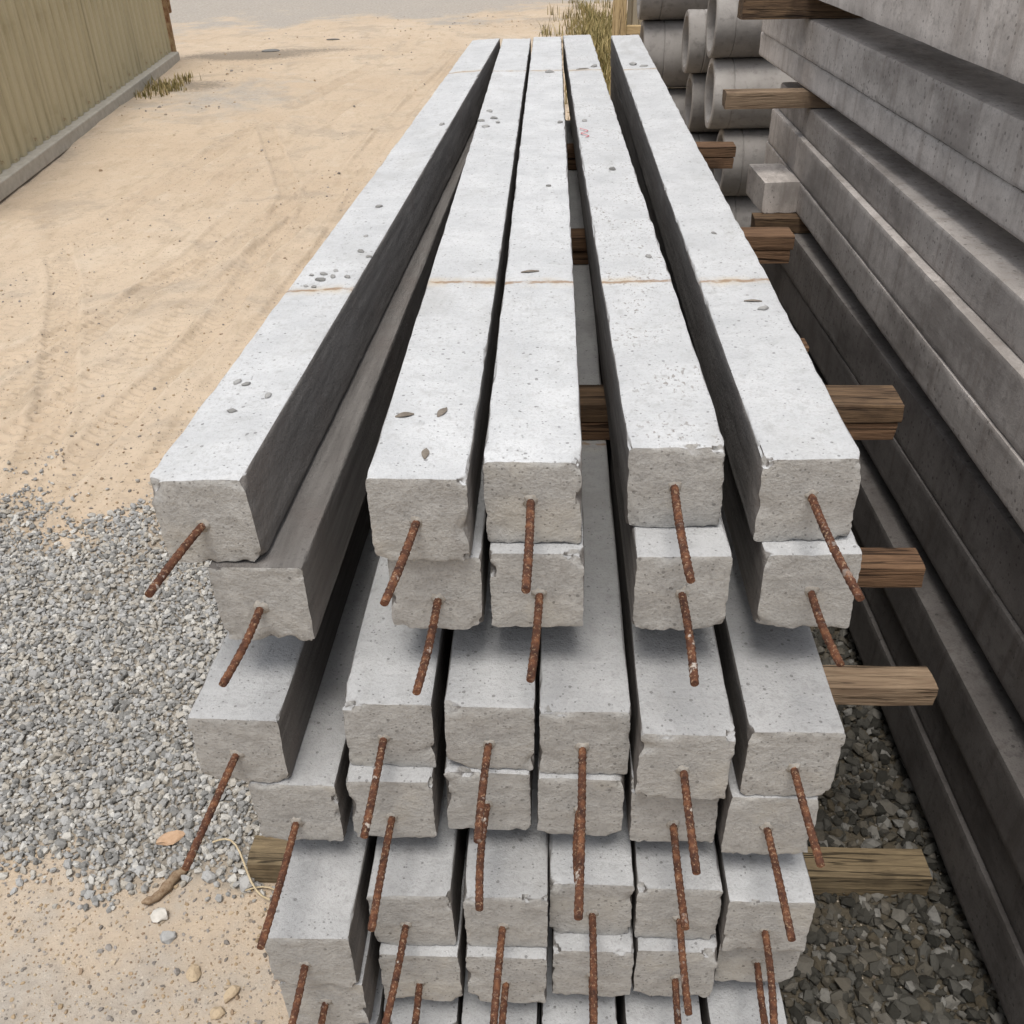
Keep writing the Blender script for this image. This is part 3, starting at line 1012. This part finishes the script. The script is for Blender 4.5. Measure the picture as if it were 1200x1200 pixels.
def pipe_column(yc, dia, rows, x0s, wall, coll, cl, where, group, tone):
    for k in range(rows):
        lab = 'concrete pipe, %s, %s' % (['lowest', 'second from the ground', 'third from the ground', 'fourth up', 'topmost'][k], where)
        t = empty('concrete_pipe', (x0s[k], yc + (.012 if k % 2 else -.008), dia * k + dia / 2 + .001))
        tag(t, lab, 'concrete pipe', group)
        o_ = obj('barrel', pipe_mesh('barrel', dia / 2 - .001 - (0 if not coll else 0), wall, 1.25, dia / 2 - .001 + coll, cl, int(yc * 10) + k), PIPE, t)
        o_['tone'] = tone[k]


pipe_column(5.36, .345, 5, [.86, .88, .88, .80, .775], .042, 0.0, .10, 'in the column right behind the beams', 'pipes behind the beams', [.5, .5, .55, .95, .62])
pipe_column(5.74, .312, 5, [.74, .80, .72, .745, .70], .040, 0.0, .09, 'in the middle column of pipes', 'pipes in the middle column', [.5, .4, .4, .55, .6])
pipe_column(6.16, .366, 5, [.56, .55, .54, .50, .47], .045, 0.0, .12, 'in the rear column beyond the rightmost pile', 'pipes in the rear column', [.5, .5, .5, .6, .5])

# ------------------------------------------------------------------ ribbed fence on the left, and the framed panel far behind


def ribbed_sheet(width, height, pitch, seed):
    n = int(round(width / pitch))
    prof = []
    for i in range(n):
        u = i * pitch
        prof += [(u, 0), (u + pitch * .30, 0), (u + pitch * .42, .03), (u + pitch * .80, .03), (u + pitch * .92, 0)]
    prof.append((width, 0))
    zs = [0, height * .33, height * .66, height]
    V, F = [], []
    for th in (0, -.0025):
        for zz in zs:
            for u, d in prof:
                V.append((u, -d + (0 if th == 0 else .0025), zz))
    k = len(prof)
    q = k * len(zs)
    for j in range(len(zs) - 1):
        for i in range(k - 1):
            a = j * k + i
            F.append((a, a + 1, a + k + 1, a + k))
            F.append((q + a, q + a + k, q + a + k + 1, q + a + 1))
    for i in range(k - 1):
        F.append((i, q + i, q + i + 1, i + 1))
        a = (len(zs) - 1) * k + i
        F.append((a, a + 1, q + a + 1, q + a))
    for j in range(len(zs) - 1):
        a = j * k
        F.append((a, a + k, q + a + k, q + a))
        a = j * k + k - 1
        F.append((a, q + a, q + a + k, a + k))
    V = np.array(V)
    V[:, 1] += .004 * fbm(V, 3, 2, seed)
    return mesh_np('sheet', V, np.array(F))


fa, fb = Vector((-5.58, 15.02, 0)), Vector((-4.60, 6.9, 0))
fdir = (fb - fa)
flen = fdir.length
fence = empty('ribbed_fence', fa, math.atan2(fdir.y, fdir.x))
tag(fence, 'beige ribbed metal fence with pale base rail at the yard edge', 'fence')
nsh = int(flen / .88)
for i in range(nsh):
    s = obj('sheet', ribbed_sheet(.88 + .21 * .3, 1.95, .22, 400 + i), SHEET, fence)
    s.location = (i * .88 + .004, .0 + (.004 if i % 2 else 0), .10)
    s.rotation_euler = (0, 0, 0)
obj('base_rail', box_mesh('base_rail', -.02, nsh * .88, -.06, .10, -.01, .125, .012), RAIL, fence)
obj('end_post', box_mesh('end_post', -.07, -.003, -.05, .06, .0, 2.02, .006), RUSTY, fence)
pl = obj('rusted_plate', box_mesh('rusted_plate', -.10, -.06, .03, .085, .62, 1.02, .012, 3, .006), RUSTY, fence)
obj('top_rail', box_mesh('top_rail', 0, nsh * .88, -.075, -.034, 1.85, 1.93, .006), RAIL, fence)

panel = empty('framed_panel', (.49, 8.6, 0), R(-4))
tag(panel, 'timber framed ribbed panel standing behind the far pipes', 'panel')
obj('post', box_mesh('post', -.035, .075, -.05, .05, -.01, 2.3, .006), mat_timber('yellow_softwood_upright', (.34, .24, .12), (.52, .40, .23), True), panel)
obj('rail', box_mesh('rail', .078, 1.2, -.03, .03, CAMZ - 1.10, CAMZ - 1.035, .005), mat_timber('yellow_softwood', (.34, .24, .12), (.52, .40, .23)), panel)
s = obj('sheet', ribbed_sheet(1.12, 1.3, .11, 440), mat_sheet('grey_beige_sheet', (.33, .29, .22), (.22, .19, .14), (.2, .1, .05)), panel)
s.location = (.08, .06, CAMZ - 1.04)

# ------------------------------------------------------------------ gravel, pebbles, single stones


def scatter(name, xr, yr, sp, rad, keep, mat, seed, lift=.35, layers=1):
    r = np.random.default_rng(seed)
    PS = []
    for ly in range(layers):
        xs = np.arange(xr[0], xr[1], sp)
        ys = np.arange(yr[0], yr[1], sp)
        A, B = np.meshgrid(xs, ys)
        P = np.stack([A.ravel(), B.ravel(), np.zeros(A.size)], 1)
        P[:, :2] += r.uniform(-.55, .55, (len(P), 2)) * sp
        k = r.random(len(P)) < keep(P)
        P = P[k]
        q = P.copy()
        P[:, 2] = ground_z(q) + ly * sp * .28
        PS.append(P)
    P = np.concatenate(PS)
    rd = rad[0] + (rad[1] - rad[0]) * r.random(len(P)) ** 2.2
    P[:, 2] += rd * lift
    V, F = stone_verts(P, rd, r)
    me = mesh_np(name, V, F)
    float_attr(me, 'tint', np.repeat(r.random(len(P)), 12))
    o = obj(name, me, mat)
    return o


def keep_left(P):
    w = gravel_w(P)
    return np.where((P[:, 0] < -.40), sstep(.18, .95, w + .32 * fbm(P, 7, 2, 77)), 0) * sstep(4.6, 3.8, P[:, 1])


g = scatter('gravel', (-2.75, -.38), (1.3, 4.1), .0165, (.0055, .0150), keep_left, GREYSTONE, 1, layers=2)
tag(g, 'grey crushed gravel heaped along the left side of the pile stack', 'gravel', kind='stuff')
g = scatter('gravel', (.30, 2.1), (.55, 4.3),   .0215, (.007, .025), lambda P: np.where((P[:, 0] > .3), .9, 0), SHADED_STONE, 2, layers=2)
tag(g, 'gravel darkened by painted shade in the gap between the two stacks', 'gravel', kind='stuff')


def keep_sand(P):
    x, y = P[:, 0], P[:, 1]
    w = gravel_w(P)
    dens = .07 + .16 * np.clip(fbm(P, 1.1, 2, 55), 0, 1) + .75 * np.exp(-((y - 1.2) / .55) ** 2) * sstep(-1.9, -1.0, x)
    edge = .6 * sstep(.02, .25, w) + .5 * np.exp(-((y - 3.9) / .5) ** 2) * sstep(-2.6, -1.9, x)
    return np.clip(dens + edge, 0, .9) * (w < .6) * (x < -.42) * sstep(11, 6, y)


g = scatter('pebbles', (-3.6, -.40), (.9, 10.5), .034, (.0022, .0095), keep_sand, SANDSTONE, 3, lift=.25)
tag(g, 'loose grit and small pebbles scattered over the sandy yard', 'pebbles', kind='stuff')
g = scatter('grit', (-2.2, -.40), (.85, 1.75), .0135, (.0018, .0062), lambda P: .55 * (gravel_w(P) < .7) * (P[:, 0] < -.42), SANDSTONE, 12, lift=.15)
tag(g, 'coarse sandy grit on the ground at lower left', 'grit', kind='stuff')
g = scatter('pebbles', (-5.0, 0.3), (8.0, 20.0), .15, (.005, .020), lambda P: .06 + .5 * (fbm(P, .7, 2, 9) > .25), SANDSTONE, 4, lift=.2)
tag(g, 'distant stones strewn over the grey far yard', 'pebbles', kind='stuff')


def lone_stone(name, label, x, y, size, mat, tint, seed, flat=.6, rz=0., lift=.3, group=None, cat='stone', zb=None):
    r = np.random.default_rng(seed)
    v, f = ICO()
    # one subdivision for a less faceted lump
    ed = {}
    V = [tuple(p) for p in v]
    def mid(a, b):
        k = (min(a, b), max(a, b))
        if k not in ed:
            q = (np.array(V[a]) + np.array(V[b])) / 2
            ed[k] = len(V)
            V.append(tuple(q / np.linalg.norm(q)))
        return ed[k]
    F2 = []
    for a, b, c in f:
        ab, bc, ca = mid(a, b), mid(b, c), mid(c, a)
        F2 += [(a, ab, ca), (b, bc, ab), (c, ca, bc), (ab, bc, ca)]
    V = np.array(V)
    # flatten against random planes: crushed facets
    for k in range(7):
        d = r.normal(0, 1, 3)
        d /= np.linalg.norm(d)
        h = r.uniform(.55, .85)
        s = V @ d
        V = V - np.where(s > h, s - h, 0)[:, None] * d
    V = V * (1 + r.normal(0, .07, (len(V), 1)))
    V = V * np.array(size) * 1.15
    me = mesh_np(name, V, np.array(F2))
    float_attr(me, 'tint', np.full(len(V), tint))
    o = obj(name, me, mat)
    if zb is None:
        zb = float(ground_z(np.array([[x, y, 0.]]))[0])
    o.location = (x, y, zb + size[2] * lift)
    o.rotation_euler = (0, 0, rz)
    tag(o, label, cat, group)
    return o


ORANGE = mat_plain('orange_sandstone', (.40, .25, .15), (.52, .36, .24), 60)
PALEST = mat_plain('pale_quartz', (.50, .48, .43), (.66, .63, .58), 60)
lone_stone('stone', 'flat orange stone lying on the grey gravel', -1.039, 1.625, (.040, .021, .010), ORANGE, 0, 1, rz=.6, lift=1.6)
lone_stone('stone', 'whitish round stone on the sand below the broken stick', -.99, 1.40, (.022, .020, .018), PALEST, 0, 2, lift=.6)
lone_stone('stone', 'grey-blue stone on the sand just below the whitish one', -.952, 1.345, (.018, .018, .015), GREYSTONE, .5, 3, lift=.5)
lone_stone('stone', 'grey stone at the end of the curled straw', -.795, 1.492, (.022, .021, .016), GREYSTONE, .55, 4, lift=.7)
lone_stone('stone', 'grey stone on the gravel edge right of the broken stick', -.90, 1.515, (.019, .017, .016), GREYSTONE, .5, 8, lift=.6)
lone_stone('stone', 'long yellow lump of sandstone lower left on the sand', -.752, 1.20, (.024, .016, .012), SANDSTONE, .45, 5, rz=1.1, lift=.5)
lone_stone('stone', 'small yellow lump near the bottom left edge of the piles', -.771, 1.157, (.017, .014, .011), SANDSTONE, .45, 6, lift=.5)
lone_stone('stone', 'yellow wedge of sandstone alone on the open sand', -.854, 1.25, (.022, .018, .011), SANDSTONE, .42, 7, rz=2.2, lift=.5)
lone_stone('stone', 'flat grey offcut lying far out on the sandy yard', -4.34, 15.8, (.13, .06, .022), GREYSTONE, .0, 9, rz=.4, lift=.4)
lone_stone('stone', 'narrow dark fragment far out on the sandy yard', -3.60, 16.9, (.10, .04, .018), GREYSTONE, .05, 10, rz=.1, lift=.4)
lone_stone('stone', 'upright pale grey splinter in the dark gravel', .63, 1.13, (.012, .034, .012), GREYSTONE, .6, 11, rz=-.4, lift=2.2)
lone_stone('stone', 'ochre stone in the dark gravel at lower right', .70, 1.07, (.022, .024, .018), ORANGE, .6, 12, rz=.3, lift=1.4)


def tube(name, pts, radii, mat, ns=7):
    pts = [np.array(p, float) for p in pts]
    V, F = [], []
    for i, p in enumerate(pts):
        t = pts[min(i + 1, len(pts) - 1)] - pts[max(i - 1, 0)]
        t /= np.linalg.norm(t)
        a = np.cross(t, (0, 0, 1.))
        a /= max(np.linalg.norm(a), 1e-6)
        b = np.cross(a, t)
        for k in range(ns):
            q = 6.2832 * k / ns
            V.append(p + radii[i] * (math.cos(q) * a + math.sin(q) * b))
    for i in range(len(pts) - 1):
        for k in range(ns):
            k2 = (k + 1) % ns
            F.append((i * ns + k, i * ns + k2, (i + 1) * ns + k2, (i + 1) * ns + k))
    return obj(name, mesh_np(name, V, np.array(F), True), mat)


STRAW = mat_plain('dry_straw', (.42, .33, .20), (.58, .49, .34), 40)
BARK = mat_plain('rotten_bark', (.15, .09, .05), (.33, .25, .17), 90)
ang = np.linspace(0, 1, 12)
o = tube('straw', [(-.918 + .20 * a, 1.612 - .145 * a + .035 * math.sin(a * 5.5), .016 + .02 * math.sin(a * 3.1)) for a in ang], [.0028] * 12, STRAW)
tag(o, 'curled pale straw lying on the gravel edge', 'straw')
o = tube('straw', [(-.79 + .11 * a, 1.470 + .012 * math.sin(a * 4), .012) for a in ang], [.0022] * 12, STRAW)
tag(o, 'short straight straw on the sand beside the stack', 'straw')
o = tube('stick', [(-.965 - .085 * a, 1.530 - .105 * a + .012 * math.sin(a * 7), .004 + .003 * math.sin(a * 9)) for a in ang], [.006, .013, .010, .015, .012, .016, .011, .013, .009, .012, .007, .004], BARK)
tag(o, 'rotten brown stick half buried where gravel meets sand', 'stick')

# chips and dry leaves lying on the topmost piles
zt0 = CAMZ + ZT[0]
bpy.context.view_layer.update()


def top_z(c, x, y):
    sh_ = TOPS[c]
    inv = sh_.matrix_world.inverted()
    a_ = inv @ Vector((x, y, zt0 + .2))
    d_ = inv.to_3x3() @ Vector((0, 0, -1))
    ok, loc, nrm, ix = sh_.ray_cast(a_, d_, distance=.3)
    return (sh_.matrix_world @ loc).z if ok else zt0


CH = {0: [(-.389, 2.114), (-.383, 1.905), (-.377, 1.811), (-.356, 1.776), (-.406, 1.706), (-.426, 1.693), (-.406, 1.675), (-.378, 1.668), (-.427, 1.662), (-.447, 1.636),
          (-.431, 1.627), (-.450, 1.693), (-.331, 2.933), (-.446, 1.236), (-.404, 1.195), (-.443, 1.152), (-.462, 1.245)],
      1: [(-.203, 3.117), (-.22, 2.984), (-.202, 2.904), (-.183, 3.018), (-.170, 2.958)],
      2: [(-.022, 3.795), (.012, 2.948), (-.015, 2.273)],
      3: [(.141, 2.413), (.177, 1.771), (.085, 2.968), (.143, 3.9)],
      4: [(.319, 1.911), (.345, 1.511), (.291, 3.934), (.327, 3.893)]}
WHO = ['askew leftmost top pile', 'second top pile from the left', 'middle top pile', 'grit-speckled top pile', 'rightmost top pile']
for c, L in CH.items():
    for k, (x, y) in enumerate(L):
        far = 1.0 + .35 * max(0, y - 1.8)
        s = float(rng.uniform(.0038, .0068)) * min(far, 1.7)
        spot = 'near the pile end' if y < 1.4 else ('clustered by the near mark line' if y < 1.75 else ('between near mark line and middle' if y < 2.2 else ('half way along' if y < 3.3 else 'by the far mark line')))
        lone_stone('stone_chip', 'small grey stone chip on the %s, %s' % (WHO[c], spot), x, y, (s * 1.5, s, s * .55), GREYSTONE, float(rng.uniform(0.0, .35)), 600 + c * 30 + k,
                   rz=float(rng.uniform(0, 3)), lift=.55, group='stone chips on the %s, %s' % (WHO[c], spot), cat='stone chip', zb=top_z(c, x, y))
LEAF = mat_plain('dry_grey_leaf', (.12, .10, .08), (.24, .21, .175), 90)


def leaf(label, c, x, y, ln, wd, rz):
    V, F = [], []
    n = 8
    for i in range(n + 1):
        t = i / n
        w_ = wd * math.sin(math.pi * min(max(t, .04), .97)) ** .8
        zc = .0025 + .002 * math.sin(t * 3)
        for sgn, dz in ((-1, -.0014), (0, 0), (1, -.0010)):
            V.append(((t - .5) * ln, sgn * w_ / 2, zc + dz))
    m0 = len(V)
    V += [(a, b, c - .0007) for a, b, c in V]
    for i in range(n):
        for j in range(2):
            a = i * 3 + j
            F.append((a, a + 3, a + 4, a + 1))
            F.append((m0 + a, m0 + a + 1, m0 + a + 4, m0 + a + 3))
    o = obj('dry_leaf', mesh_np('dry_leaf', V, np.array(F), True), LEAF)
    o.location = (x, y, top_z(c, x, y) - .0006)
    o.rotation_euler = (0, 0, rz)
    tag(o, label, 'dry leaf')


leaf('dry grey leaf on the middle top pile beside the mark line', 2, -.045, 1.696, .034, .009, .15)
leaf('slim dry leaf near the mark line of the rightmost top pile', 4, .334, 1.545, .030, .007, -.1)
leaf('oval imprint built as a leaf, pointing lengthwise, further from the end of the second top pile', 1, -.152, 1.148, .028, .011, 1.2)  # an imprint in the concrete, shaped here as a raised leaf
leaf('oval imprint built as a leaf, closest to the end of the second top pile', 1, -.162, 1.036, .026, .010, 1.6)  # second imprint, likewise given a leaf shape
leaf('pale dry leaf left of the oval ones on the second top pile', 1, -.202, 1.137, .026, .012, .3)
leaf('dry leaf at the far mark line of the grit-speckled top pile', 3, .10, 3.86, .05, .012, .2)

# ------------------------------------------------------------------ dry grass behind the stack
GRASS = MT('dry_grass')
tt = GRASS.vattr('tint')
GRASS = GRASS.done(GRASS.ramp(tt, [(0, (.11, .105, .035)), (1, (.42, .33, .16)), (.5, (.25, .20, .08))]), .8)


def grass(name, label, n, cx, cy, sx, sy, hr, seed):
    r = np.random.default_rng(seed)
    cl = np.stack([r.normal(cx, sx, n // 14), r.normal(cy, sy, n // 14)], 1)
    base = cl[r.integers(0, len(cl), n)] + r.normal(0, .06, (n, 2))
    h = r.uniform(*hr, n)
    a = r.uniform(0, 6.283, n)
    ln = r.uniform(.1, .6, n) * h
    w_ = r.uniform(.004, .009, n)
    V = np.zeros((n, 5, 3))
    ca, sa = np.cos(a), np.sin(a)
    gz0 = ground_z(np.concatenate([base, np.zeros((n, 1))], 1))
    for j, (t, ww) in enumerate(((0, 1), (0, -1), (.55, .8), (.55, -.8), (1, 0))):
        V[:, j, 0] = base[:, 0] + ca * ln * t * t - sa * w_ * ww
        V[:, j, 1] = base[:, 1] + sa * ln * t * t + ca * w_ * ww
        V[:, j, 2] = gz0 + h * t * (1 - .15 * t) - .005 * (t == 0)
    b = (np.arange(n) * 5)[:, None]
    F = np.concatenate([b + np.array([0, 1, 3]), b + np.array([0, 3, 2]), b + np.array([2, 3, 4])])
    me = mesh_np(name, V.reshape(-1, 3), F)
    float_attr(me, 'tint', np.repeat(r.random(n), 5))
    tag(obj(name, me, GRASS), label, 'grass', kind='stuff')


grass('dry_grass', 'dry yellow-green grass growing beyond the pile ends', 7000, .72, 15.2, .33, 2.6, (.05, .30), 5)
grass('weeds', 'green weeds at the foot of the ribbed fence', 500, -5.0, 12.9, .12, .35, (.03, .13), 6)
